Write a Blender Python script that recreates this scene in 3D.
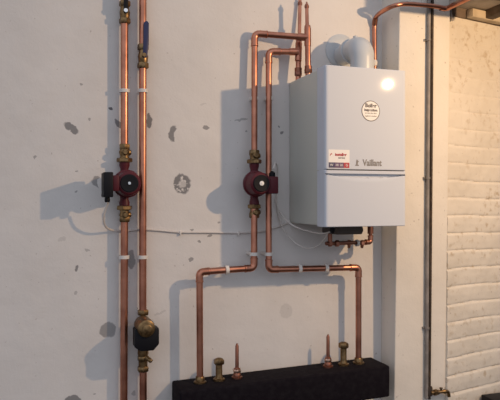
import bpy, bmesh, math, random
from mathutils import Vector, Matrix
random.seed(7)
for o in list(bpy.data.objects): bpy.data.objects.remove(o)
SC = bpy.context.scene
COL = SC.collection
# ---------------------------------------------------------------- camera, world, lamp, exposure
TH = math.radians(18.7); FPX = 627.0; CY = 2.97; CZ = 1.45
cd = bpy.data.cameras.new('camera'); cam = bpy.data.objects.new('camera', cd); COL.objects.link(cam)
cam.location = (0, -CY, CZ); cam.rotation_euler = (math.pi/2, 0, -TH)
cd.sensor_width = 36; cd.lens = FPX/500*36; cd.clip_start = .05
SC.camera = cam
w = bpy.data.worlds.new('world'); SC.world = w; w.use_nodes = True
nt = w.node_tree; nt.nodes.clear()
tc = nt.nodes.new('ShaderNodeTexCoord')
dp = nt.nodes.new('ShaderNodeVectorMath'); dp.operation = 'DOT_PRODUCT'
dp.inputs[1].default_value = Vector((-.34, -.85, .40)).normalized()
cr = nt.nodes.new('ShaderNodeValToRGB')
cr.color_ramp.elements[0].position = .0; cr.color_ramp.elements[0].color = (.105, .100, .080, 1)
cr.color_ramp.elements[1].position = 1.; cr.color_ramp.elements[1].color = (.60, .625, .70, 1)
mr = nt.nodes.new('ShaderNodeMapRange'); mr.inputs['From Min'].default_value = -.6; mr.inputs['From Max'].default_value = 1
sz = nt.nodes.new('ShaderNodeSeparateXYZ'); mz = nt.nodes.new('ShaderNodeMapRange')
mz.inputs['From Min'].default_value = -.40; mz.inputs['From Max'].default_value = .22; mz.inputs['To Min'].default_value = .12; mz.inputs['To Max'].default_value = 1.32
sv = nt.nodes.new('ShaderNodeVectorMath'); sv.operation = 'SCALE'
bg = nt.nodes.new('ShaderNodeBackground'); bg.inputs['Strength'].default_value = .95
wo = nt.nodes.new('ShaderNodeOutputWorld')
nt.links.new(tc.outputs['Generated'], dp.inputs[0]); nt.links.new(dp.outputs['Value'], mr.inputs['Value'])
nt.links.new(mr.outputs['Result'], cr.inputs['Fac']); nt.links.new(tc.outputs['Generated'], sz.inputs[0]); nt.links.new(sz.outputs['Z'], mz.inputs['Value'])
nt.links.new(cr.outputs['Color'], sv.inputs[0]); nt.links.new(mz.outputs['Result'], sv.inputs['Scale']); nt.links.new(sv.outputs[0], bg.inputs['Color'])
nt.links.new(bg.outputs['Background'], wo.inputs['Surface'])
ld = bpy.data.lights.new('ceiling_bulb', 'POINT'); ld.energy = 108; ld.color = (1, .66, .36); ld.shadow_soft_size = .022
lo = bpy.data.objects.new('ceiling_bulb', ld); COL.objects.link(lo); lo.location = (2.29, -1.69, CZ+.80)
SC.view_settings.view_transform = 'Standard'; SC.view_settings.look = 'None'
SC.view_settings.gamma = 1; SC.view_settings.exposure = 0; SC.view_settings.use_curve_mapping = False

# ---------------------------------------------------------------- helpers
def at(px, py, d=0.0):
    """world point seen at a pixel of the photograph, d metres out from the back wall"""
    u = (px-250)/FPX
    t = (CY-d)/(math.cos(TH)-math.sin(TH)*u)
    return Vector((t*(math.sin(TH)+math.cos(TH)*u), -d, CZ+(200-py)/FPX*t))
def mat(name, col, rough=.6, metal=0., spec=.5, noise=None, bump=0., bscale=60., coat=0.):
    m = bpy.data.materials.new(name); m.use_nodes = True; n = m.node_tree; b = n.nodes['Principled BSDF']
    b.inputs['Base Color'].default_value = (*col, 1); b.inputs['Roughness'].default_value = rough
    b.inputs['Metallic'].default_value = metal; b.inputs['Specular IOR Level'].default_value = spec
    b.inputs['Coat Weight'].default_value = coat
    g = n.nodes.new('ShaderNodeNewGeometry')
    if noise:
        sc_, col2, lo_, hi_ = noise
        t = n.nodes.new('ShaderNodeTexNoise'); t.inputs['Scale'].default_value = sc_; t.inputs['Detail'].default_value = 4
        r = n.nodes.new('ShaderNodeMapRange'); r.inputs['From Min'].default_value = lo_; r.inputs['From Max'].default_value = hi_
        x = n.nodes.new('ShaderNodeMix'); x.data_type = 'RGBA'
        x.inputs[6].default_value = (*col, 1); x.inputs[7].default_value = (*col2, 1)
        n.links.new(g.outputs['Position'], t.inputs['Vector']); n.links.new(t.outputs['Fac'], r.inputs['Value'])
        n.links.new(r.outputs['Result'], x.inputs[0]); n.links.new(x.outputs[2], b.inputs['Base Color'])
    if bump:
        t = n.nodes.new('ShaderNodeTexNoise'); t.inputs['Scale'].default_value = bscale; t.inputs['Detail'].default_value = 5
        bp = n.nodes.new('ShaderNodeBump'); bp.inputs['Strength'].default_value = bump; bp.inputs['Distance'].default_value = .01
        n.links.new(g.outputs['Position'], t.inputs['Vector']); n.links.new(t.outputs['Fac'], bp.inputs['Height'])
        n.links.new(bp.outputs['Normal'], b.inputs['Normal'])
    return m
M = {
 'copper': mat('copper', (.53, .235, .155), .34, 1., noise=(14, (.36, .15, .10), .40, .68)),
 'copper_dull': mat('copper_dull', (.30, .13, .09), .42, 1., noise=(20, (.25, .11, .07), .4, .7)),
 'solder': mat('solder', (.62, .40, .30), .33, 1.),
 'brass': mat('brass', (.27, .175, .085), .40, 1., noise=(60, (.14, .09, .045), .4, .65)),
 'chrome': mat('chrome', (.8, .8, .8), .15, 1.),
 'red': mat('red_enamel', (.085, .009, .016), .45, spec=.3),
 'black': mat('black_plastic', (.007, .007, .010), .55, spec=.2),
 'darkgrey': mat('dark_grey_plastic', (.045, .038, .034), .6, spec=.2),
 'underside': mat('brown_grey_metal', (.10, .08, .07), .6, spec=.2),
 'blue': mat('blue_handle', (.012, .014, .075), .4),
 'enamel': mat('white_enamel', (.575, .615, .69), .045, spec=.16),
 'casing': mat('pale_grey_painted_steel', (.52, .535, .495), .35, spec=.3),
 'plastic': mat('white_plastic', (.68, .64, .60), .45),
 'flue': mat('white_flue_plastic', (.50, .53, .56), .32),
 'foam': mat('black_foam', (.007, .005, .008), .9, spec=.12, noise=(35, (.012, .010, .013), .4, .7), bump=.2, bscale=90),
 'cable': mat('grey_cable', (.62, .58, .55), .6),
 'greypipe': mat('grey_plastic_pipe', (.20, .18, .17), .45, noise=(9, (.30, .27, .25), .45, .6)),
 'darkpipe': mat('dark_rusty_pipe', (.035, .022, .014), .7, noise=(30, (.09, .055, .03), .5, .7)),
 'timber': mat('old_timber', (.16, .115, .085), .8, noise=(12, (.07, .05, .035), .4, .7), bump=.3),
 'board': mat('pale_board', (.55, .46, .34), .7, noise=(10, (.40, .32, .22), .45, .7)),
 'paper': mat('white_paper', (.80, .79, .78), .6),
 'ink': mat('grey_ink', (.10, .09, .10), .6), 'logo': mat('grey_logo', (.19, .18, .18), .4),
 'inkblue': mat('sticker_navy', (.03, .03, .10), .5), 'inkpurple': mat('sticker_purple', (.10, .05, .13), .5),
 'inkred': mat('sticker_red', (.42, .03, .05), .5), 'gap': mat('panel_gap_shade', (.05, .05, .055), .7),
 'floor': mat('concrete_floor', (.07, .065, .06), .9, noise=(6, (.045, .04, .038), .4, .65), bump=.3),
 'soffit': mat('soffit_plaster', (.42, .37, .33), .85, noise=(7, (.28, .24, .20), .45, .65), bump=.2),
}
def obj(name, bm, m, parent=None, smooth=True, angle=40):
    me = bpy.data.meshes.new(name); bmesh.ops.recalc_face_normals(bm, faces=bm.faces); bm.to_mesh(me); bm.free()
    me.materials.append(m if not isinstance(m, str) else M[m])
    if smooth:
        for p in me.polygons: p.use_smooth = True
        me.set_sharp_from_angle(angle=math.radians(angle))
    o = bpy.data.objects.new(name, me); COL.objects.link(o)
    if parent:
        o.parent = parent; o.matrix_parent_inverse = Matrix.Translation(-parent.location)
    return o
def tag(o, label, cat, group=None, kind=None):
    if label: o['label'] = label
    if cat: o['category'] = cat
    if group: o['group'] = group
    if kind: o['kind'] = kind
    return o
def thing(name, label, cat, loc, group=None):
    o = bpy.data.objects.new(name, None); COL.objects.link(o); o.location = loc; o.empty_display_size = .05
    return tag(o, label, cat, group)
def struct(name, bm, m, smooth=False):
    o = obj(name, bm, m, None, smooth); o['kind'] = 'structure'; return o
def box(bm, lo, hi, bev=0., seg=2):
    r = bmesh.ops.create_cube(bm, size=1)
    lo = Vector(lo); hi = Vector(hi); c = (lo+hi)/2; s = hi-lo
    for v in r['verts']: v.co = Vector((v.co.x*s.x, v.co.y*s.y, v.co.z*s.z))+c
    if bev:
        es = list({e for v in r['verts'] for e in v.link_edges})
        bmesh.ops.bevel(bm, geom=es, offset=bev, segments=seg, profile=.5, affect='EDGES')
    return bm
def frame(t):
    t = t.normalized(); a = Vector((0, 0, 1)) if abs(t.z) < .9 else Vector((0, 1, 0))
    n = (a - t*a.dot(t)).normalized(); return n, t.cross(n)
def sweep(bm, pts, r, n=20, cap=True):
    pts = [Vector(p) for p in pts]; rings = []; N = None
    for i, p in enumerate(pts):
        t = (pts[min(i+1, len(pts)-1)]-pts[max(i-1, 0)]).normalized()
        if N is None: N, B = frame(t)
        N = (N - t*N.dot(t)).normalized(); B = t.cross(N)
        rr = r[i] if isinstance(r, (list, tuple)) else r
        rings.append([bm.verts.new(p+(N*math.cos(a)+B*math.sin(a))*rr) for a in [2*math.pi*k/n for k in range(n)]])
    for a, b in zip(rings, rings[1:]):
        for k in range(n): bm.faces.new((a[k], a[(k+1) % n], b[(k+1) % n], b[k]))
    if cap: bm.faces.new(rings[0][::-1]); bm.faces.new(rings[-1])
    return bm
def fillet(pts, rad, seg=8):
    pts = [Vector(p) for p in pts]; out = [pts[0]]
    for a, b, c in zip(pts, pts[1:], pts[2:]):
        u = (a-b); v = (c-b); q = min(rad, u.length*.48, v.length*.48)
        p0 = b+u.normalized()*q; p1 = b+v.normalized()*q
        for k in range(seg+1):
            t = k/seg; out.append(p0*(1-t)**2+b*2*t*(1-t)+p1*t*t)
    out.append(pts[-1]); return out
def smoothcurve(pts, seg=8):
    pts = [Vector(p) for p in pts]; P = [pts[0]*2-pts[1]]+pts+[pts[-1]*2-pts[-2]]; out = []
    for i in range(1, len(P)-2):
        for k in range(seg):
            t = k/seg
            out.append(.5*((2*P[i])+(P[i+1]-P[i-1])*t+(2*P[i-1]-5*P[i]+4*P[i+1]-P[i+2])*t*t+(3*P[i]-P[i-1]-3*P[i+1]+P[i+2])*t**3))
    out.append(pts[-1]); return out
def lathe(bm, base, axis, prof, n=24, rot=0.):
    base = Vector(base); ax = Vector(axis).normalized(); N, B = frame(ax); rings = []
    for t, r in prof:
        r = max(r, 1e-5)
        rings.append([bm.verts.new(base+ax*t+(N*math.cos(a)+B*math.sin(a))*r) for a in [rot+2*math.pi*k/n for k in range(n)]])
    for a, b in zip(rings, rings[1:]):
        for k in range(n): bm.faces.new((a[k], a[(k+1) % n], b[(k+1) % n], b[k]))
    bm.faces.new(rings[0][::-1]); bm.faces.new(rings[-1]); return bm
def nut(bm, base, axis, h, r, rot=0.):     # hexagonal nut with chamfered rims
    return lathe(bm, base, axis, [(0, r*.9), (h*.15, r), (h*.85, r), (h, r*.9)], 6, rot)
def prism(bm, poly, y0, y1, bev=0.):       # polygon in x,z extruded between two y
    a = [bm.verts.new((x, y0, z)) for x, z in poly]; b = [bm.verts.new((x, y1, z)) for x, z in poly]; n = len(poly)
    fs = [bm.faces.new(a), bm.faces.new(b[::-1])]
    for k in range(n): fs.append(bm.faces.new((a[k], b[k], b[(k+1) % n], a[(k+1) % n])))
    if bev:
        bmesh.ops.recalc_face_normals(bm, faces=fs)
        bmesh.ops.bevel(bm, geom=list({e for f in fs for e in f.edges}), offset=bev, segments=2, profile=.5, affect='EDGES')
    return bm
def text(name, s, size, loc, m, parent, depth=.0006, sx=1., bold=0.):
    cu = bpy.data.curves.new(name, 'FONT'); cu.body = s; cu.size = size; cu.extrude = depth; cu.align_x = 'CENTER'; cu.align_y = 'CENTER'
    cu.offset = bold
    t = bpy.data.objects.new('tmp', cu); COL.objects.link(t); bpy.context.view_layer.update()
    me = bpy.data.meshes.new_from_object(t.evaluated_get(bpy.context.evaluated_depsgraph_get()))
    bpy.data.objects.remove(t)
    me.transform(Matrix.Translation(loc) @ Matrix.Rotation(math.pi/2, 4, 'X') @ Matrix.Diagonal((sx, 1, 1, 1)))
    me.materials.clear(); me.materials.append(M[m])
    o = bpy.data.objects.new(name, me); COL.objects.link(o); o.parent = parent
    o.matrix_parent_inverse = Matrix.Translation(-parent.location); return o
UP = Vector((0, 0, 1)); DN = -UP; OUT = Vector((0, -1, 0)); RT = Vector((1, 0, 0)); LF = -RT

# ---------------------------------------------------------------- wall materials
def wall_mat(name, base, base2, spots, stain=None):
    m = bpy.data.materials.new(name); m.use_nodes = True; n = m.node_tree; L = n.links; b = n.nodes['Principled BSDF']
    b.inputs['Roughness'].default_value = .85; b.inputs['Specular IOR Level'].default_value = .2
    g = n.nodes.new('ShaderNodeNewGeometry'); pos = g.outputs['Position']
    def noise(scale, detail=4, vec=pos):
        t = n.nodes.new('ShaderNodeTexNoise'); t.inputs['Scale'].default_value = scale; t.inputs['Detail'].default_value = detail
        L.new(vec, t.inputs['Vector']); return t
    def math_(op, a, c=None, clamp=False):
        q = n.nodes.new('ShaderNodeMath'); q.operation = op; q.use_clamp = clamp
        for i, s in enumerate((a, c)):
            if s is None: continue
            if isinstance(s, (int, float)): q.inputs[i].default_value = s
            else: L.new(s, q.inputs[i])
        return q.outputs[0]
    def mix(fac, c1, c2):
        x = n.nodes.new('ShaderNodeMix'); x.data_type = 'RGBA'
        for i, s in ((0, fac), (6, c1), (7, c2)):
            if isinstance(s, (int, float)): x.inputs[i].default_value = s
            elif isinstance(s, tuple): x.inputs[i].default_value = (*s, 1)
            else: L.new(s, x.inputs[i])
        return x.outputs[2]
    def ramp(v, a, c):
        r = n.nodes.new('ShaderNodeMapRange'); r.inputs['From Min'].default_value = a; r.inputs['From Max'].default_value = c
        L.new(v, r.inputs['Value']); return r.outputs['Result']
    col = mix(ramp(noise(3.2).outputs['Fac'], .35, .7), base, base2)
    # fine specks of dirt in the paint
    sp = ramp(noise(55, 2).outputs['Fac'], .70, .76)
    col = mix(math_('MULTIPLY', sp, .5), col, (.30, .25, .22))
    if stain:
        s2 = math_('MULTIPLY', ramp(noise(30, 5).outputs['Fac'], .55, .72), ramp(noise(4, 2).outputs['Fac'], .42, .62))
        col = mix(math_('MULTIPLY', s2, .60), col, stain)
    # distorted coordinates for chips in the paint
    nz = noise(38, 3); vm = n.nodes.new('ShaderNodeVectorMath'); vm.operation = 'SUBTRACT'; vm.inputs[1].default_value = (.5, .5, .5)
    L.new(nz.outputs['Color'], vm.inputs[0]); vs = n.nodes.new('ShaderNodeVectorMath'); vs.operation = 'SCALE'; vs.inputs['Scale'].default_value = .028
    L.new(vm.outputs[0], vs.inputs[0]); va = n.nodes.new('ShaderNodeVectorMath'); L.new(pos, va.inputs[0]); L.new(vs.outputs[0], va.inputs[1])
    hole = ramp(noise(45, 2).outputs['Fac'], .60, .54)
    chips = None
    for (px, py, rx, ry, rot, s, kind) in spots:
        p = at(px, py, 0); k = 3.05/FPX
        mp = n.nodes.new('ShaderNodeMapping'); mp.vector_type = 'TEXTURE'
        mp.inputs['Location'].default_value = p; mp.inputs['Rotation'].default_value = (0, math.radians(-rot), 0)
        mp.inputs['Scale'].default_value = (rx*k, 10, ry*k); L.new(va.outputs[0], mp.inputs['Vector'])
        ln = n.nodes.new('ShaderNodeVectorMath'); ln.operation = 'LENGTH'; L.new(mp.outputs[0], ln.inputs[0])
        f = ramp(ln.outputs['Value'], 1.06, .90)
        if kind == 'ring':
            f = math_('MULTIPLY', f, hole)
            f = math_('MULTIPLY', f, math_('ADD', ramp(ln.outputs['Value'], .35, .55), .35, True))
        if kind == 'crescent':
            m2 = n.nodes.new('ShaderNodeMapping'); m2.vector_type = 'TEXTURE'
            m2.inputs['Location'].default_value = p+Vector((rx*k*.95, 0, -ry*k*.25)); m2.inputs['Scale'].default_value = (rx*k, 10, ry*k)
            L.new(va.outputs[0], m2.inputs['Vector']); l2 = n.nodes.new('ShaderNodeVectorMath'); l2.operation = 'LENGTH'; L.new(m2.outputs[0], l2.inputs[0])
            f = math_('MULTIPLY', f, ramp(l2.outputs['Value'], .9, 1.0))
        f = math_('MULTIPLY', f, s)
        chips = f if chips is None else math_('MAXIMUM', chips, f)
    if chips is not None: col = mix(chips, col, (.115, .115, .125))
    L.new(col, b.inputs['Base Color'])
    h = math_('ADD', math_('MULTIPLY', noise(7, 6).outputs['Fac'], 1.6), math_('MULTIPLY', noise(110, 3).outputs['Fac'], .10))
    if chips is not None: h = math_('SUBTRACT', h, math_('MULTIPLY', chips, .18))
    bp = n.nodes.new('ShaderNodeBump'); bp.inputs['Strength'].default_value = .35; bp.inputs['Distance'].default_value = .012
    L.new(h, bp.inputs['Height']); L.new(bp.outputs['Normal'], b.inputs['Normal'])
    return m
SPOTS = [(71, 128, 8, 3.6, -32, .75, ''), (182, 184, 9, 10, 0, .8, 'ring'), (173.5, 134, 5, 8, 0, .75, 'crescent'), (108, 330, 7.5, 7.5, 0, .6, ''),
 (73, 402, 8, 6, 0, .75, ''), (206, 127.5, 3.2, 1.7, 0, .65, ''), (149, 121, 3, 7, 0, .8, ''), (118.5, 124, 2.5, 5, 35, .75, ''),
 (110.5, 109, 1.6, 1.3, 0, .9, ''), (89, 119.5, 1.3, 1.3, 0, .5, ''), (35, 157.5, 1.6, 1.3, 0, .5, ''), (82, 84, 1.6, 1.3, 0, .5, ''), (131, 259, 4, 9, 0, .6, ''),
 (76.5, 268, 1.4, 3.6, -10, .7, ''), (192, 229, 1.6, 1.2, 0, .6, ''), (210, 236, 2.4, 1.4, 30, .6, ''), (219, 223, 1.4, 1.2, 0, .5, ''),
 (199, 242, 1.5, 1.7, 0, .6, ''), (191, 260, 2.2, 2.2, 0, .6, ''), (286, 311, 7, 8, 0, .15, ''), (62, 239, 4, 2.5, 0, .16, ''),
 (241, 120, 7, 1.0, 10, .45, ''), (282, 133, 1.8, 1.4, 0, .7, ''), (279, 126, 1.0, 1.6, 0, .7, ''), (246, 131, 1.3, 1.3, 0, .5, ''),
 (97, 182, 4.5, 6, 25, .6, 'crescent'), (76, 171, 1, 1, 0, .5, ''), (76, 191, 1.2, 1, 0, .5, ''), (76, 292, 1.8, 1.6, 0, .35, ''), (94, 394, 1.2, 1.2, 0, .5, ''), (134, 393, 1.8, 3, 0, .4, ''),
 (87, 250, 2.2, 1, 0, .35, ''), (203, 104, 4, 1, 20, .15, ''), (160, 313, 6, 1.1, 15, .18, '')]
M['wall'] = wall_mat('painted_wall', (.71, .685, .665), (.655, .63, .61), SPOTS)
M['pier'] = wall_mat('painted_pier', (.76, .715, .65), (.70, .655, .59), [])
M['brick'] = wall_mat('painted_brick', (.72, .665, .585), (.655, .60, .52), [], stain=(.36, .25, .13))

# ---------------------------------------------------------------- the setting
bm = bmesh.new(); box(bm, (-1.4, 0, 0), (1.80, .12, 2.9)); struct('wall_back', bm, 'wall')
# pier: its front leans a little, 0.13 m proud low down and 0.18 m high up
bm = bmesh.new(); PX0, PX1 = 1.752, 2.062
prof = []
for z, d, x in ((0, .125, PX0-.004), (2.9, .185, PX0+.004)):
    prof.append([bm.verts.new(c) for c in ((x, .12, z), (x, -d, z), (PX1, -d, z), (PX1, .12, z))])
for k in range(4): bm.faces.new((prof[0][k], prof[0][(k+1) % 4], prof[1][(k+1) % 4], prof[1][k]))
bm.faces.new(prof[0][::-1]); bm.faces.new(prof[1])
vert = [e for e in bm.edges if abs((e.verts[0].co-e.verts[1].co).z) > 1 and e.verts[0].co.y < 0]
bmesh.ops.bevel(bm, geom=vert, offset=.006, segments=3, profile=.5, affect='EDGES')
struct('wall_pier', bm, 'pier', True)
# brick wall, turned away by 11.6 degrees; courses are relief
A = math.radians(11.6); bm = bmesh.new()
S1, Z0, Z1 = 1.5, .30, CZ+.985; ns, nz_ = 200, 400
org = Vector((PX1, -.148, 0)); sd = Vector((math.cos(A), math.sin(A), 0)); nrm = Vector((math.sin(A), -math.cos(A), 0))
from mathutils import noise as mn
CH = .0945; ZREF = CZ-.655
def relief(s, z):
    zz = z + .004*math.sin(s*9+z*3) + .003*mn.noise(Vector((s*7, z*20, 0)))
    q = (zz-ZREF)/CH; row = math.floor(q); f = (q-row)*CH            # distance above the bed joint
    amp = .0055+.0025*mn.noise(Vector((s*6, row*3.1, 4)))
    amp *= 1.0-.55*min(1, max(0, (z-CZ-.10)/.4))
    dd = min(f, CH-f); h = -amp*math.exp(-(dd/.0052)**2)
    h += .0035*min(1, f/.05)*(1 if z < CZ+.38 else .5)               # each course leans out a touch towards its top edge
    t = ((s+(.115 if row % 2 else 0))/.23); e = abs(t-round(t))*.23
    h -= .0016*math.exp(-(e/.006)**2)*(.5+mn.noise(Vector((row*5.3, round(t)*2.7, 1))))
    h += .0022*mn.noise(Vector((s*22, z*22, 2)))+.003*mn.noise(Vector((s*5, z*5, 7)))
    return h
grid = []
for j in range(nz_+1):
    z = Z0+(Z1-Z0)*j/nz_; row = []
    for i in range(ns+1):
        s = S1*(i/ns)**1.25; row.append(bm.verts.new(org+sd*s+nrm*relief(s, z)+UP*z))
    grid.append(row)
for j in range(nz_):
    for i in range(ns): bm.faces.new((grid[j][i], grid[j][i+1], grid[j+1][i+1], grid[j+1][i]))
bs = [bm.verts.new(org+sd*s-nrm*.12+UP*z) for s, z in ((0, 0), (S1, 0), (S1, Z1), (0, Z1))]
fl = [bm.verts.new(org+sd*s+UP*0) for s in (0, S1)]
bm.faces.new(bs[::-1]); bm.faces.new((bs[0], bs[1], fl[1], fl[0])); bm.faces.new((fl[0], fl[1]) + (grid[0][-1], grid[0][0]))
bm.faces.new([bs[3], bs[2], grid[-1][-1]]+[grid[-1][i] for i in range(ns-1, -1, -1)])
bm.faces.new([bs[1], bs[2]]+[grid[j][-1] for j in range(nz_, -1, -1)]+[fl[1]])
bm.faces.new([bs[0], fl[0]]+[grid[j][0] for j in range(nz_+1)]+[bs[3]])
struct('wall_right', bm, 'brick', True)
bm = bmesh.new(); box(bm, (-1.4, -3.6, -.05), (3.7, .5, 0)); struct('floor', bm, 'floor')
# low ceiling over the brick side and the timbers that carry it
bm = bmesh.new(); ZS = CZ+.985
box(bm, (PX1-.01, -1.2, ZS+.046), (3.6, .45, ZS+.12)); box(bm, (1.85, -1.2, ZS+.046), (PX1-.01, -.5, ZS+.12)); struct('ceiling', bm, 'soffit')

# ---------------------------------------------------------------- pipes
def tube(parent, pts, r, m='copper', name='tube', bend=.03, n=20):
    bm = bmesh.new(); sweep(bm, fillet(pts, bend), r, n); return obj(name, bm, m, parent)
def elbow(parent, a, b, c, r, bend=.034, m='copper', arm=.045):
    a, b, c = Vector(a), Vector(b), Vector(c); u = (a-b).normalized(); v = (c-b).normalized()
    bm = bmesh.new(); pts = fillet([b+u*arm, b, b+v*arm], bend*.95, 10); sweep(bm, pts, r+.0022, 20)
    for e, d in ((b+u*arm, u), (b+v*arm, v)): lathe(bm, e-d*.004, d, [(0, r+.0036), (.007, r+.0036), (.009, r+.001)], 20)
    return obj('elbow', bm, m, parent)
def clip(p, r, axis, label, wall=True, group='white plastic pipe clips', half=.008):
    p = Vector(p); t = thing('pipe_clip', label, 'pipe clip', Vector((p.x, 0, p.z)), group)
    ax = Vector(axis).normalized(); N, B = frame(ax); bm = bmesh.new(); n = 24; R = []
    for (o, q) in ((-half, r+.0008), (-half, r+.0065), (half, r+.0065), (half, r+.0008)):
        R.append([bm.verts.new(p+ax*o+(N*math.cos(2*math.pi*k/n)+B*math.sin(2*math.pi*k/n))*q) for k in range(n)])
    for i in range(4):
        a, b = R[i], R[(i+1) % 4]
        for k in range(n): bm.faces.new((a[k], a[(k+1) % n], b[(k+1) % n], b[k]))
    obj('ring', bm, 'plastic', t)
    bm = bmesh.new(); yb = p.y+r+.004; s = .007
    if yb < -.002: box(bm, (p.x-s-.004, yb, p.z-s), (p.x+s+.004, 0, p.z+s), .001)
    obj('base', bm, 'plastic', t); return t
def ballvalve(p, r, h, label, lever, levermat, capmat='chrome'):
    """p: centre on the pipe axis; vertical full bore valve"""
    p = Vector(p); t = thing('ball_valve', label, 'valve', p)
    bm = bmesh.new(); H = h/2
    lathe(bm, p-UP*H*.62, UP, [(0, r*1.15), (H*.2, r*1.35), (H*.62, r*1.5), (H*.95, r*1.2), (H*1.24, r*1.15)], 20)
    lathe(bm, p, OUT, [(0, r*.7), (r*1.75, r*.62), (r*1.8, r*.55)], 16)
    obj('body', bm, 'brass', t)
    for s in (-1, 1):
        bm = bmesh.new(); b = p+UP*s*H*.52 if s > 0 else p-UP*H
        nut(bm, b, UP, H*.48, r*1.62, .2); obj('nut', bm, 'brass', t)
    tip = p+OUT*r*1.8
    bm = bmesh.new(); prism(bm, [(tip.x+x, tip.z+z) for x, z in lever], tip.y, tip.y-.005, .0015)
    obj('lever', bm, levermat, t)
    bm = bmesh.new(); nut(bm, tip+OUT*.004, OUT, .006, .0105); obj('lever_nut', bm, capmat, t)
    return t
R35, R28, R22, R15 = .0172, .0152, .0110, .0072

# left-hand risers
dA = .040
rA = thing('copper_pipe', 'leftmost tall copper riser pipe, running through the pump with the black side box', 'pipe', at(124.5, 200, dA))
tube(rA, [at(124.5, -12, dA), at(124.5, 4, dA)], R35)
tube(rA, [at(124.5, 20, dA), at(124.5, 150, dA)], R35)
tube(rA, [at(124.5, 205, dA), at(123.8, 412, dA)], R35)
rB = thing('copper_pipe', 'second copper riser from the left, running down to the brass valve with black head', 'pipe', at(142.8, 200, dA))
tube(rB, [at(142.8, -12, dA), at(142.8, 50, dA)], R35)
tube(rB, [at(142.8, 62, dA), at(142.8, 314, dA)], R35)
tube(rB, [at(143.2, 366, dA), at(143.2, 412, dA)], R35)
ballvalve(at(124.8, 12.5, dA), R35*.95, .105, 'brass ball valve with lever pointing up and chrome nut, top of leftmost riser',
          [(-.010, -.004), (-.008, -.012), (.008, -.012), (.010, -.004), (.012, .12), (.006, .128), (-.006, .128), (-.009, .12)], 'black')
ballvalve(at(143, 56.5, dA), R35*.95, .112, 'brass ball valve with dark blue lever pointing up, on the second riser',
          [(-.006, -.004), (-.004, -.012), (.010, -.012), (.015, -.004), (.022, .05), (.022, .148), (.015, .158), (.007, .158), (-.002, .148), (-.004, .05)], 'blue', 'brass')
for px, py, nm in ((124.5, 91, 'upper white clip on the leftmost riser'), (142.8, 91, 'upper white clip on the second riser from left'),
                   (124.2, 257, 'lower white clip on the leftmost riser'), (142.8, 257, 'lower white clip on the second riser from left')):
    clip(at(px, py, dA), R35, UP, nm)

# loop pipes beside the boiler
dT, dBt = .047, .095
def dep(py): return dT+(dBt-dT)*max(0, min(1, (py-100)/160))
lA = thing('copper_pipe', 'copper pipe from header left end, up through the pump and over to the boiler top', 'pipe', at(254, 200, .07))
a0, a1, a2, a3 = at(200, 379, .1), at(199.5, 272, .1), at(254, 268, .095), at(254.3, 208, dep(208))
tube(lA, [a0, a1, a2, a3], R28+.0006)
elbow(lA, a0, a1, a2, R28); elbow(lA, a1, a2, a3, R28)
b0, b1, b2, b3 = at(254.3, 160, dep(160)), at(254.6, 33.5, dT), at(307.6, 37.5, .13), at(308.2, 80, .13)
tube(lA, [b0, b1, b2], R28); elbow(lA, b0, b1, b2, R28, bend=.045, arm=.06)
tube(lA, [at(307.6, 26, .13), b3], R28-.0012)
bm = bmesh.new(); sweep(bm, [at(307.6, 28, .13), at(307.7, 46, .13)], R28+.0015); sweep(bm, [b2+(b1-b2).normalized()*.05, b2], R28+.003); obj('tee', bm, 'copper', lA)
bm = bmesh.new(); sweep(bm, [at(307.6, 29, .13), at(307.4, 26, .13), at(307.1, 24.5, .13), at(306.7, 4, .13)], [R28, R28, R15+.002, R15+.001]); obj('stub', bm, 'copper', lA)
bm = bmesh.new(); lathe(bm, at(306.7, 8, .13), UP, [(0, R15+.004), (.012, R15+.004), (.02, .004), (.03, .004)], 12); obj('vent_cap', bm, 'copper_dull', lA)
bm = bmesh.new(); nut(bm, at(308.2, 73.5, .13), UP, .024, .019); lathe(bm, at(308.2, 70, .13), UP, [(0, .018), (.02, .0175)]); obj('union', bm, 'copper_dull', lA)

lB = thing('copper_pipe', 'copper pipe from header right end, running up beside the pump to the boiler top', 'pipe', at(268.5, 200, .07))
c0, c1, c2 = at(358.5, 364, .1), at(358.5, 267.5, .1), at(268.8, 269.5, .095)
c3, c4, c5 = at(268.8, 51.5, dT), at(298.2, 51.8, .075), at(298.2, 84, .075)
tube(lB, [c0, c1, c2, at(268.6, 200, dep(200)), c3, c4], R28)
elbow(lB, c0, c1, c2, R28); elbow(lB, c1, c2, at(268.6, 200, dep(200)), R28); elbow(lB, at(268.6, 90, dT), c3, c4, R28, bend=.045, arm=.055)
tube(lB, [at(298.8, 40, .055), c5], R28-.0015)
bm = bmesh.new(); sweep(bm, [at(298.8, 43, .06), at(298.2, 61, .07)], R28+.0015); sweep(bm, [c4+(c3-c4).normalized()*.045, c4], R28+.003); obj('tee', bm, 'copper', lB)
bm = bmesh.new(); sweep(bm, [at(298.7, 44, .058), at(299, 39, .05), at(299.4, 36, .035), at(300, 0, .018)], [R28, R28, R15+.002, R15+.001]); obj('stub', bm, 'copper', lB)
bm = bmesh.new(); lathe(bm, at(300, 5, .020), UP, [(0, R15+.004), (.012, R15+.004), (.02, .004), (.04, .004)], 12); obj('vent_cap', bm, 'copper_dull', lB)
bm = bmesh.new(); nut(bm, at(298.2, 76, .075), UP, .022, .0185); lathe(bm, at(298.2, 72, .075), UP, [(0, .018), (.02, .0185)]); obj('union', bm, 'copper_dull', lB)
clip(at(254.5, 98.5, dT), R28, UP, 'upper white clip on the riser that feeds the red pump next to boiler')
clip(at(268.8, 98.5, dT), R28, UP, 'upper white clip on the plain riser closest to the boiler')
clip(at(254, 254, dep(254)), R28, UP, 'lower white clip below the pump next to the boiler')
clip(at(268.8, 254, dep(254)), R28, UP, 'lower white clip on the plain riser closest to the boiler')
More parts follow.
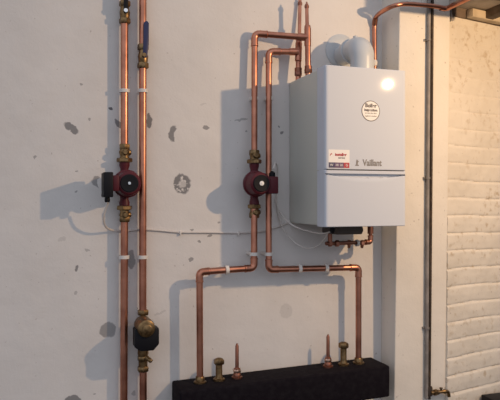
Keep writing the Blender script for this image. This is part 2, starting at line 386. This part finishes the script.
clip(at(226.8, 270, .0975), R28, a2-a1, 'white clip on the horizontal copper run leading left')
clip(at(299.5, 268.8, .096), R28, c2-c1, 'left white clip on the horizontal copper run under the boiler')
clip(at(326, 268.3, .098), R28, c2-c1, 'right white clip on the horizontal copper run under the boiler')

# ---------------------------------------------------------------- circulation pumps
def pump(p, label, side, boxmat, ytop, ybot, dp):
    """p: pipe axis at pump height"""
    p = Vector(p); t = thing('circulation_pump', label, 'pump', p); x, y, z = p
    bm = bmesh.new()                                            # cast volute with in-line ports
    sweep(bm, [p-UP*.105, p-UP*.085, p-UP*.07, p, p+UP*.07, p+UP*.085, p+UP*.105], [.024, .024, .019, .026, .019, .024, .024], 20)
    lathe(bm, p+RT*.012+OUT*(-.018), OUT, [(0, .03), (.006, .050), (.03, .056), (.042, .053), (.045, .048)], 32)
    obj('volute', bm, 'red', t)
    bm = bmesh.new(); q = p+RT*(.004 if side < 0 else -.006)+OUT*(.038 if side < 0 else .028)
    lathe(bm, q, OUT, [(0, .062), (.006, .064), (.016, .064), (.022, .057), (.065, .055), (.085, .052), (.092, .044)], 36)
    for k in range(4):
        an = math.pi/4+k*math.pi/2; lathe(bm, q+RT*.053*math.cos(an)+UP*.053*math.sin(an)-OUT*.004, OUT, [(0, .008), (.024, .008), (.026, .006)], 8)
    obj('motor', bm, 'red', t)
    f = q+OUT*.090
    bm = bmesh.new(); lathe(bm, f, OUT, [(0, .040), (.006, .040), (.009, .037), (.0085, .030)], 36); obj('faceplate', bm, 'black', t)
    bm = bmesh.new(); lathe(bm, f+OUT*.008, OUT, [(0, .011 if side > 0 else .007), (.003, .011 if side > 0 else .007), (.004, .006)], 20); lathe(bm, f+OUT*.011, OUT, [(0, .004), (.003, .004)], 12); obj('vent_screw', bm, 'chrome' if side < 0 else 'paper', t)
    if side < 0:
        bm = bmesh.new(); lo = Vector((q.x-.113, q.y-.118, q.z-.062)); box(bm, lo, (q.x-.072, q.y-.005, q.z+.048), .005); obj('terminal_box', bm, boxmat, t)
        bm = bmesh.new(); box(bm, (q.x-.075, q.y-.095, q.z-.035), (q.x-.044, q.y-.02, q.z+.035), .003); obj('box_neck', bm, 'red', t)
        bm = bmesh.new(); g = Vector((q.x-.092, q.y-.06, q.z-.084)); lathe(bm, g, UP, [(0, .009), (.004, .012), (.016, .012), (.024, .010)], 12); obj('cable_gland', bm, 'black', t)
    else:
        bm = bmesh.new(); box(bm, (q.x+.040, q.y-.080, q.z-.048), (q.x+.092, q.y-.005, q.z+.034), .005); obj('terminal_box', bm, boxmat, t)
        bm = bmesh.new(); g = Vector((q.x+.070, q.y-.05, q.z+.032)); lathe(bm, g, UP, [(0, .015), (.020, .015), (.024, .008), (.028, .008)], 12); obj('cable_gland', bm, 'black', t)
    for s, ye in ((1, ytop), (-1, ybot)):                       # unions and isolating valves either side
        e = at(254 if side > 0 else 124.5, ye, dp); L = abs(e.z-z); ax = UP*s
        bm = bmesh.new(); nut(bm, p+ax*.100, ax, .020, .036, .3); obj('union_nut', bm, 'brass', t)
        bm = bmesh.new(); lathe(bm, p+ax*.118, ax, [(0, .022), (.01, .020), (max(.03, (L-.118)*.45), .026), (L-.145, .021), (L-.140, .021)], 20)
        m0 = p+ax*(.118+(L-.118)*.42); lathe(bm, m0, OUT, [(0, .016), (.030, .014), (.034, .010)], 14); lathe(bm, m0, RT, [(0, .016), (.024, .015), (.03, .010)], 12)
        obj('isolating_valve', bm, 'brass', t)
        bm = bmesh.new(); nut(bm, p+ax*(L-.026), ax, .026, .0255); obj('compression_nut', bm, 'brass', t)
    return t
pump(at(124.5, 184, dA), 'red circulation pump with black terminal box on its left side, on the leftmost riser', -1, 'black', 144, 222, dA)
pump(at(254.2, 184, dep(184)), 'red circulation pump with white dot on black face, right beside the white boiler', 1, 'red', 150, 218, dep(184))

# motorised valve at the bottom of the second riser
p = at(143, 335, dA)
t = thing('thermostatic_valve', 'brass round-bodied valve with black octagonal head, low on the second riser', 'valve', p)
bm = bmesh.new(); q = at(144.8, 335, .10); k = 2.85/FPX
poly = [(-12, 9), (12, 9), (12, -7), (6.5, -13), (-6, -13), (-12, -9)]
prism(bm, [(q.x+a*k, q.z+b*k) for a, b in poly], -.095, -.165, .005); obj('head', bm, 'black', t)
bm = bmesh.new(); g = at(143.8, 325.5, .10); lathe(bm, Vector((g.x, -.055, g.z)), OUT, [(0, .028), (.01, .040), (.10, .042), (.122, .038), (.126, .030)], 32)
lathe(bm, at(143, 344, dA), UP, [(0, .020), (.02, .028), (.07, .034), (.10, .024), (.11, .021)], 20); obj('body', bm, 'brass', t)
bm = bmesh.new(); lathe(bm, Vector((g.x+.004, -.180, g.z-.004)), OUT, [(0, .022), (.004, .022), (.006, .018)], 24); obj('cap', bm, 'brass', t)
for y0 in (315, 361, 371.5):
    bm = bmesh.new(); nut(bm, at(143, y0, dA), UP, .024, .027); obj('nut', bm, 'brass', t)
bm = bmesh.new(); lathe(bm, at(143, 368, dA), UP, [(0, .021), (.05, .021), (.07, .026), (.1, .024)], 20); obj('tail', bm, 'brass', t)
bm = bmesh.new(); lathe(bm, at(146, 357, .08), (.5, -.5, -.4), [(0, .010), (.032, .010), (.035, .008)], 12); obj('drain_plug', bm, 'brass', t)

# ---------------------------------------------------------------- boiler
BX0, BX1, BD = 1.213, 1.630, .432; BZ0, BZ1 = CZ-.121, CZ+.603; ZG = CZ+(200-170)/FPX*2.83
boiler = thing('boiler', 'white wall-hung gas boiler with stickers and a curved lower flap', 'boiler', (1.41, 0, BZ0))
bm = bmesh.new(); box(bm, (BX0+.003, -(BD-.075), BZ0+.004), (BX1-.003, -.001, BZ1-.004), .006, 3); obj('casing', bm, 'casing', boiler)['label'] = 'pale grey steel casing'
def panel(name, z0, z1, fn=None, nx=72, nzz=64):
    bm = bmesh.new(); rr = .014; xs = [BX0+(BX1-BX0)*.5*(1-math.cos(math.pi*(.04+.92*i/nx)))  for i in range(nx+1)]
    xs = [BX0]+[BX0+rr*(1-math.cos(a)) for a in (.3, .6, .9, 1.2)]+[BX0+rr+(BX1-BX0-2*rr)*i/nx for i in range(nx+1)]+[BX1-rr*(1-math.cos(a)) for a in (1.2, .9, .6, .3)]+[BX1]
    e = .0025; zs = [z0, z0+e]+[z0+e+(z1-z0-2*e)*i/nzz for i in range(1, nzz)]+[z1-e, z1]
    G = []
    for z in zs:
        row = []
        for x in xs:
            ex = min(x-BX0, BX1-x); d = 0
            if ex < rr: d = rr-math.sqrt(max(0, rr*rr-(rr-ex)**2))
            if z in (z0, z1): d += e
            if fn and z not in (z0, z1): d += fn((x-BX0)/(BX1-BX0), z)
            row.append(bm.verts.new((x, -(BD-d), z)))
        G.append(row)
    for j in range(len(zs)-1):
        for i in range(len(xs)-1): bm.faces.new((G[j][i], G[j][i+1], G[j+1][i+1], G[j+1][i]))
    rim = [G[0][i] for i in range(len(xs))]+[G[j][-1] for j in range(1, len(zs))]+[G[-1][i] for i in range(len(xs)-2, -1, -1)]+[G[j][0] for j in range(len(zs)-2, 0, -1)]
    back = [bm.verts.new((v.co.x, -(BD-.085), v.co.z)) for v in rim]; n = len(rim)
    for k in range(n): bm.faces.new((rim[k], back[k], back[(k+1) % n], rim[(k+1) % n]))
    bm.faces.new(back); return obj(name, bm, 'enamel', boiler, True, 35)
panel('front_panel', ZG+.0022, BZ1)
def crescent(u, z):
    zt = ZG-.0022-.017; s = max(0, 1-((u-.5)/.49)**2); zc = zt-.003-.033*s
    if u < .01 or u > .99: return 0
    if z > zt+.0016 or z < zc: return 0
    if z > zt-.0015-.0135*s: return .020
    q = min(1, (z-zc)/(zt-zc)); return .0042*s*q*q*(3-2*q)
panel('lower_flap', BZ0, ZG-.0022, crescent, 72, 110)
bm = bmesh.new(); box(bm, (BX0+.012, -(BD-.005), ZG-.004), (BX1-.012, -(BD-.009), ZG+.004)); obj('gap_shade', bm, 'gap', boiler)  # dark strip painting in the shade between the two front panels
bm = bmesh.new(); box(bm, (BX0+.0012, -(BD-.013), ZG-.004), (BX1-.0012, -(BD-.07), ZG+.004)); obj('inner_frame', bm, 'enamel', boiler)
# maker's name, left as on the casing
lg = at(370, 163, BD+.001); text('logo', 'Vaillant', .040, Vector((lg.x+.012, -BD-.0004, lg.z)), 'logo', boiler, sx=.82, bold=.0011)
bm = bmesh.new(); hx = lg.x-.066; hz = lg.z
prism(bm, [(hx+a*.001, hz+b*.001) for a, b in ((-9, -14), (9, -14), (9, -9), (3, -9), (5, 2), (10, 6), (4, 9), (6, 15), (1, 10), (-1, 16), (-4, 8), (-5, -9), (-9, -9))], -BD, -BD-.001); obj('emblem', bm, 'logo', boiler, False)
# rectangular sticker
s0 = at(328.5, 169, BD); s1 = at(349.5, 150, BD)
k = (s1.x-s0.x); zt = s1.z; zb = s0.z
bm = bmesh.new(); box(bm, (s0.x, -BD-.0006, zb+.004), (s1.x, -BD+.0002, zt)); st = obj('sticker', bm, 'paper', boiler, False)
st['label'] = 'white installer sticker with red lettering and purple band'
def flat(x0, x1, z0, z1, m, nm):
    bm = bmesh.new(); box(bm, (x0, -BD-.0011, z0), (x1, -BD-.0003, z1)); obj(nm, bm, m, st, False)
zz = zb+.006; hh = .024
flat(s0.x+.001, s0.x+k*.28, zz, zz+hh, 'inkblue', 'sticker_band'); flat(s0.x+k*.28, s0.x+k*.72, zz, zz+hh, 'inkpurple', 'sticker_band'); flat(s0.x+k*.72, s1.x-.001, zz, zz+hh, 'inkred', 'sticker_band')
for i, (cx, s_) in enumerate(((.14, 'W'), (.40, 'lill'), (.60, 'lill'), (.86, 'G'))): text('sticker_lettering', s_, .016, Vector((s0.x+k*cx, -BD-.0014, zz+hh/2)), 'paper', st)
text('sticker_lettering', 'installer', .018, Vector((s0.x+k*.58, -BD-.001, zt-.022)), 'inkred', st, bold=.0006)
text('sticker_lettering', 'service', .012, Vector((s0.x+k*.62, -BD-.001, zt-.036)), 'ink', st)
bm = bmesh.new(); prism(bm, [(s0.x+.006, zt-.026), (s0.x+.013, zt-.016), (s0.x+.019, zt-.021), (s0.x+.012, zt-.022), (s0.x+.008, zt-.029)], -BD, -BD-.0011); obj('sticker_mark', bm, 'inkred', st, False)
# round sticker
c = at(370.7, 111, BD); r_ = .0475
bm = bmesh.new(); lathe(bm, Vector((c.x, -BD+.0002, c.z)), OUT, [(0, r_), (.0007, r_)], 48); rs = obj('sticker', bm, 'ink', boiler, False); rs['label'] = 'round white sticker with dark rim'
bm = bmesh.new(); lathe(bm, Vector((c.x, -BD-.0003, c.z)), OUT, [(0, r_-.0035), (.0009, r_-.0035)], 48); obj('sticker_face', bm, 'paper', rs, False)
text('sticker_lettering', 'Boiler', .024, Vector((c.x, -BD-.0014, c.z+.024)), 'ink', rs, bold=.0008)
text('sticker_lettering', 'inspection', .0165, Vector((c.x, -BD-.0014, c.z+.004)), 'ink', rs, bold=.0006)
for i, s_ in enumerate(('service due date', 'engineer number')): text('sticker_lettering', s_, .009, Vector((c.x, -BD-.0014, c.z-.010-.013*i)), 'logo', rs)
# what hangs below the casing
bm = bmesh.new(); a = at(327, 226, .16); b = at(352, 234, .16); box(bm, (a.x, -.27, BZ0-.045), (b.x, -.10, BZ0+.006), .006); obj('valve_block', bm, 'underside', boiler)
bm = bmesh.new(); g = at(357, 230, .24); lathe(bm, Vector((g.x-.025, -.24, BZ0-.024)), RT, [(0, .018), (.01, .022), (.045, .022), (.05, .017)], 10); obj('tap_knob', bm, 'black', boiler)
bm = bmesh.new(); g = at(330, 226, .3); lathe(bm, Vector((g.x+.012, -.30, BZ0-.034)), UP, [(0, .008), (.01, .012), (.036, .012)], 12); obj('cable_gland', bm, 'black', boiler)

# gas pipe under the boiler
gp = thing('copper_pipe', 'short thin copper pipe with fittings tucked under the boiler', 'pipe', at(350, 243, .12))
g0, g1, g2, g3 = at(326, 243.5, .17), at(345, 243, .15), at(370.5, 242, .12), at(370.5, 222, .12)
tube(gp, [g0, g1, g2, g3], R15+.0025, 'copper_dull', bend=.022)
elbow(gp, g1, g2, g3, R15+.004, .024, arm=.03)
bm = bmesh.new(); sweep(bm, [g3+DN*.005, g3+DN*.06], .0155); obj('thick_sleeve', bm, 'copper_dull', gp)
for px in (349, 362):
    q = at(px, 243, .135); bm = bmesh.new(); nut(bm, q+LF*.008, RT, .018, .0155); lathe(bm, q, DN, [(0, .008), (.022, .008), (.026, .005)], 10); obj('compression_nut', bm, 'copper', gp)
clip(at(357, 243, .14), R15+.0035, g2-g1, 'white clip on the short pipe tucked under the boiler', half=.006)
for px in (330, 337):
    bm = bmesh.new(); q = at(px, 243.4, .162); nut(bm, q+LF*.01, RT, .02, .016); obj('union', bm, 'copper_dull', gp)
bm = bmesh.new(); q = at(330, 243, .165); sweep(bm, [q, q+UP*.09], .011); obj('riser', bm, 'copper_dull', gp)

# ---------------------------------------------------------------- flue
fx = 1.515; fz = CZ+.757; fr = .058
fl_ = thing('boiler_flue', 'white flue duct with rounded elbow joining the boiler top to the wall', 'flue', (fx, -.2, BZ1))
bm = bmesh.new(); sweep(bm, [(fx, -.002, fz), (fx, -.12, fz)], fr-.006, 36); obj('duct', bm, 'flue', fl_)
bm = bmesh.new(); pts = [Vector((fx, -.10, fz)), Vector((fx, -.15, fz))]
cxx = Vector((fx, -.15, fz-.062))
pts += [cxx+Vector((0, -.068*math.sin(a), .062*math.cos(a))) for a in [math.pi/2*k/12 for k in range(1, 13)]]
pts += [Vector((fx, -.218, BZ1+.02)), Vector((fx, -.218, BZ1-.002))]
sweep(bm, pts, [fr]*2+[fr+.004*math.sin(math.pi*k/12) for k in range(1, 13)]+[fr, fr], 36); obj('elbow', bm, 'flue', fl_, True, 60)
bm = bmesh.new(); lathe(bm, (fx, -.095, fz), OUT, [(0, fr), (.002, fr+.006), (.02, fr+.006), (.022, fr)], 36); obj('collar', bm, 'flue', fl_)
bm = bmesh.new(); lathe(bm, (fx-.006, 0, fz+.026), OUT, [(0, .088), (.004, .088), (.008, .080), (.009, .055)], 40); obj('wall_flange', bm, 'flue', fl_)
for dx in (-.030, -.018):
    bm = bmesh.new(); q = Vector((fx+dx, -.075, fz)); n_ = Vector((dx, 0, .0)); zz_ = math.sqrt((fr-.006)**2-dx*dx)
    lathe(bm, Vector((fx-math.sqrt((fr-.006)**2-.010**2), -.068+dx, fz+.010)), LF, [(0, .0035), (.002, .003)], 10); obj('screw', bm, 'ink', fl_)
bm = bmesh.new(); lathe(bm, (fx-.008, -.165, fz+fr-.003), UP, [(0, .012), (.008, .012), (.011, .006)], 14); obj('test_cap', bm, 'flue', fl_)
bm = bmesh.new(); g = at(343, 66, .30); lathe(bm, Vector((g.x+.01, -.30, BZ1-.006)), UP, [(0, .012), (.010, .012), (.018, .006)], 12); obj('top_plug', bm, 'flue', boiler)

# copper pipe behind the flue, sweeping across the pier and out along the ceiling
cp = thing('copper_pipe', 'bent copper pipe dropping behind the flue and sweeping over the pier top', 'pipe', at(374.5, 40, .10))
pts = smoothcurve([at(374.6, 76, .018), at(374.6, 45, .018), at(374.6, 24, .022), at(376.5, 16.5, .05), at(384, 10.5, .14), at(394, 5.8, .205), at(405, 4.0, .215), at(420, 4.8, .215), at(434, 6.2, .215), at(446, 8.5, .215)], 8)
bm = bmesh.new(); sweep(bm, pts, R22+.0005, 16); obj('tube', bm, 'copper', cp)
bm = bmesh.new(); q = at(375.5, 18.6, .038); q2 = at(374.6, 25, .022); sweep(bm, [q2, (q+q2)/2+LF*.001, q], R22+.003, 16); obj('coupling', bm, 'copper_dull', cp)
e = at(447, 8.8, .215)
bm = bmesh.new(); sweep(bm, fillet([e+LF*.04, e, e+OUT*.05+UP*.004], .02), R22+.0025, 16); obj('elbow', bm, 'copper', cp)
bm = bmesh.new(); sweep(bm, [e+OUT*.03, e+OUT*.8], R22, 16); obj('tube', bm, 'copper', cp)
bm = bmesh.new(); q = at(374.6, 66, .020); lathe(bm, q, UP, [(0, .014), (.01, .017), (.022, .017), (.032, .010)], 16); obj('white_collar', bm, 'plastic', cp)

# ---------------------------------------------------------------- grey overflow pipe and dark pipe on the pier
dg = .20
def gx(py): return 428.6-(py)/400*2.2
gpz = thing('plastic_pipe', 'thin grey vertical pipe clipped to the front of the pier', 'pipe', at(427.5, 200, dg))
tube(gpz, [at(gx(-6)+.5, -6, dg-.010), at(gx(200), 200, dg-.032), at(gx(398), 398, dg-.052)], .0098, 'greypipe')
for py, nm in ((40, 'top grey saddle clip on the pier pipe'), (178, 'middle grey saddle clip on the pier pipe'), (328, 'bottom grey saddle clip on the pier pipe')):
    q = at(gx(py), py, dg-.010-.042*py/400); t = thing('saddle_clip', nm, 'pipe clip', q, 'grey saddle clips')
    bm = bmesh.new(); lathe(bm, q-UP*.006, UP, [(0, .0095), (.0005, .0135), (.0115, .0135), (.012, .0095)], 16); obj('band', bm, 'greypipe', t)
    bm = bmesh.new(); box(bm, (q.x-.020, q.y+.006, q.z-.006), (q.x+.022, q.y+.034, q.z+.006), .001); obj('lug', bm, 'greypipe', t)
dk = thing('iron_pipe', 'thin dark rusty vertical pipe running close behind the grey pier pipe', 'pipe', at(431, 200, .18))
tube(dk, [at(432.4, -6, .186), at(gx(200)+3.4, 200, .165), at(gx(396)+2.8, 399, .144)], .0078, 'darkpipe')
bm = bmesh.new(); nut(bm, at(gx(390)+2.9, 396, .15), UP, .05, .016); obj('coupling', bm, 'darkpipe', dk)
tp = thing('drain_tap', 'small brass drain tap sticking out right at the foot of the pier pipe', 'tap', at(440, 393, .17))
q = at(431, 393, .165); bm = bmesh.new(); lathe(bm, q, RT, [(0, .010), (.03, .010), (.032, .013), (.045, .013), (.047, .009), (.075, .009), (.08, .012), (.088, .012)], 14); obj('body', bm, 'brass', tp)
bm = bmesh.new(); nut(bm, q+RT*.018, RT, .018, .017); obj('nut', bm, 'brass', tp)
bm = bmesh.new(); lathe(bm, q+RT*.062, UP, [(0, .006), (.016, .006), (.018, .009), (.022, .009)], 10); obj('spindle', bm, 'brass', tp)
bm = bmesh.new(); sweep(bm, fillet([q+RT*.08, q+RT*.105, q+RT*.112+DN*.03], .014), [.009]*11, 12) if False else sweep(bm, fillet([q+RT*.08, q+RT*.105, q+RT*.112+DN*.03], .014), .009, 12); obj('spout', bm, 'brass', tp)

# ---------------------------------------------------------------- low loss header
H0 = at(172.5, 380, 0); H1 = at(366, 358, 0)
hx0, hx1 = .606, 1.682; hz = lambda x: CZ-.862+(x-hx0)/(hx1-hx0)*.027; hh_ = .158; hd = .203
hd_t = thing('header_box', 'long black insulated header box with copper and brass stubs on top', 'header box', (1.14, 0, hz(1.14)-hh_))
bm = bmesh.new()
v = [bm.verts.new(c) for c in ((hx0, -.012, hz(hx0)-hh_), (hx0, -hd, hz(hx0)-hh_), (hx1, -hd, hz(hx1)-hh_), (hx1, -.012, hz(hx1)-hh_),
     (hx0, -.012, hz(hx0)), (hx0, -hd, hz(hx0)), (hx1, -hd, hz(hx1)), (hx1, -.012, hz(hx1)))]
for f in ((0, 1, 2, 3), (4, 5, 6, 7), (0, 1, 5, 4), (1, 2, 6, 5), (2, 3, 7, 6), (3, 0, 4, 7)): bm.faces.new([v[i] for i in f])
bmesh.ops.bevel(bm, geom=list(bm.edges), offset=.010, segments=3, profile=.5, affect='EDGES'); obj('shell', bm, 'foam', hd_t)
bm = bmesh.new(); box(bm, (.75, -.03, hz(.75)-hh_-.03), (.79, 0, hz(.75)-.02)); obj('bracket', bm, 'darkgrey', hd_t)
bm = bmesh.new(); box(bm, (1.50, -.03, hz(1.5)-hh_-.03), (1.54, 0, hz(1.5)-.02)); obj('bracket', bm, 'darkgrey', hd_t)
def on_top(px, d=.1):
    x = at(px, 365, d).x; return Vector((x, -d, hz(x)))
for px in (200, 358.5):
    b = on_top(px); bm = bmesh.new(); lathe(bm, b-UP*.004, UP, [(0, .030), (.010, .030), (.014, .022), (.03, .021), (.034, .018)], 24); obj('pipe_collar', bm, 'brass', hd_t)
for px, h in ((219, .106), (343.5, .118)):       # capped tails
    b = on_top(px); bm = bmesh.new()
    lathe(bm, b-UP*.004, UP, [(0, .028), (.012, .028), (.016, .020), (.03, .016), (h-.02, .016)], 20); s = obj('capped_stub', bm, 'brass', hd_t)
    bm = bmesh.new(); nut(bm, b+UP*(h-.03), UP, .024, .0255); lathe(bm, b+UP*(h-.008), UP, [(0, .02), (.004, .019), (.008, .012)], 20); obj('cap', bm, 'brass', s)
for px, h in ((237, .170), (328, .168)):         # probe pockets
    b = on_top(px); bm = bmesh.new()
    lathe(bm, b-UP*.004, UP, [(0, .026), (.012, .026), (.015, .019), (.024, .019), (.028, .016), (.050, .016), (.056, .0095), (.066, .009), (h*.93, .0085), (h*.96, .0055), (h, .0045)], 18)
    s = obj('sensor_pocket', bm, 'copper_dull', hd_t)
    bm = bmesh.new(); nut(bm, b+UP*.026, UP, .018, .0185); obj('nut', bm, 'solder', s)

# ---------------------------------------------------------------- cables
def cable(label, pts, r, m='cable'):
    pts = smoothcurve(pts, 8); bm = bmesh.new(); sweep(bm, pts, r, 8); o = obj('cable', bm, m); tag(o, label, 'cable')
    return o
cable('pale cable looping from the left pump and clipped across the wall to the boiler',
      [at(108, 203, .125), at(105, 210, .11), at(103.5, 219, .09), at(106, 227, .06), at(113, 230.3, .02), at(125, 230.8, .006), at(143, 229.5, .0055), at(160, 230.5, .0055), at(180, 232.2, .0055), at(210, 232.4, .0055), at(238, 232.8, .0055), at(260, 231.5, .0055), at(274, 228, .006), at(286, 223.5, .008), at(292, 220.5, .006), at(300, 218, .006)], .0050)
cable('white cable hanging in a shallow curve from the boiler side to its underside',
      [at(276, 200, .02), at(279, 210, .02), at(285, 219, .05), at(296, 227, .10), at(310, 231.5, .18), at(322, 233.5, .25), at(330, 232, .29)], .0036)
cable('thin cable drooping lowest, from beside the boiler pump and back up under the boiler',
      [at(277, 203, .02), at(278.5, 214, .02), at(283, 228, .03), at(292, 240, .05), at(303, 247, .09), at(314, 247.5, .14), at(322, 242, .2), at(328, 233, .28)], .0030, 'cable')
cable('thin white cable rising in an arch from the pump gland beside the boiler',
      [at(273.5, 169, .13), at(274, 166, .12), at(275.5, 163, .09), at(277, 166, .05), at(277.5, 176, .02), at(277, 190, .015), at(276.5, 203, .02)], .0034)
for px, py, nm in ((180, 232.2, 'tiny white cable clip in the middle of the bare wall'), (238, 232.8, 'tiny white cable clip left of the boiler pump riser')):
    q = at(px, py, 0); bm = bmesh.new(); box(bm, (q.x-.006, -.013, q.z-.007), (q.x+.006, 0, q.z+.007), .003); lathe(bm, Vector((q.x, -.004, q.z-.010)), OUT, [(0, .004), (.01, .004), (.012, .002)], 8)
    tag(obj('cable_clip', bm, 'plastic'), nm, 'cable clip', 'cable clips')

# ---------------------------------------------------------------- timbers at the top right
bm = bmesh.new(); t = [org+sd*s for s in (0.0, 1.5)]
def plank(name, s0, s1, n0, n1, z0, z1, m, label, cat):
    bm = bmesh.new(); vs = []
    for z in (z0, z1):
        for s, n_ in ((s0, n0), (s1, n0), (s1, n1), (s0, n1)): vs.append(bm.verts.new(org+sd*s+nrm*n_+UP*z))
    for f in ((3, 2, 1, 0), (4, 5, 6, 7), (0, 1, 5, 4), (1, 2, 6, 5), (2, 3, 7, 6), (3, 0, 4, 7)): bm.faces.new([vs[i] for i in f])
    bmesh.ops.bevel(bm, geom=list(bm.edges), offset=.003, segments=2, profile=.5, affect='EDGES')
    return tag(obj(name, bm, m), label, cat)
plank('wall_plate', .0, 1.5, -.10, .012, ZS-.004, ZS+.05, 'timber', 'dark timber plate lying along the top of the brick wall', 'timber')
plank('pale_batten', .13, 1.5, .016, .06, ZS-.004, ZS+.040, 'board', 'pale batten running along the wall top at the upper right', 'timber')
bm = bmesh.new(); box(bm, (2.30, -1.2, ZS+.0), (2.36, -.05, ZS+.046), .004)
tag(obj('ceiling_joist', bm, 'timber'), 'dark timber joist crossing the ceiling in the top right corner', 'joist')
bm = bmesh.new(); box(bm, (1.90, -.66, CZ+.917), (2.17, -.60, CZ+1.031), .004)  # out of view; cut to this length so only the pier top is shaded
tag(obj('shadow_beam', bm, 'timber'), 'short unseen timber shaped to shade the pier top, hanging under the low ceiling edge', 'beam')
q = at(451, 15, .16)
bm = bmesh.new(); sweep(bm, fillet([q+UP*.05, q, q+RT*.012+DN*.03], .012), .006, 10); tag(obj('pipe_hook', bm, 'greypipe'), 'small bent metal hook at the top corner between pier and brick wall', 'hook')
# black thing at the lower right edge
q = at(499, 403, .25)
bm = bmesh.new(); box(bm, (q.x, -.42, .30), (q.x+.30, -.12, q.z), .012, 3); bb = thing('storage_box', 'black box whose corner peeks in at the lower right edge of the picture', 'box', (q.x+.15, -.27, 0))
obj('body', bm, 'black', bb)
bm = bmesh.new(); box(bm, (q.x-.006, -.426, q.z-.03), (q.x+.306, -.114, q.z+.006), .006); obj('lid', bm, 'black', bb)
for dx in (.02, .25):
    for dy in (-.40, -.16):
        bm = bmesh.new(); box(bm, (q.x+dx, dy, 0), (q.x+dx+.03, dy+.03, .31), .002); obj('leg', bm, 'black', bb)
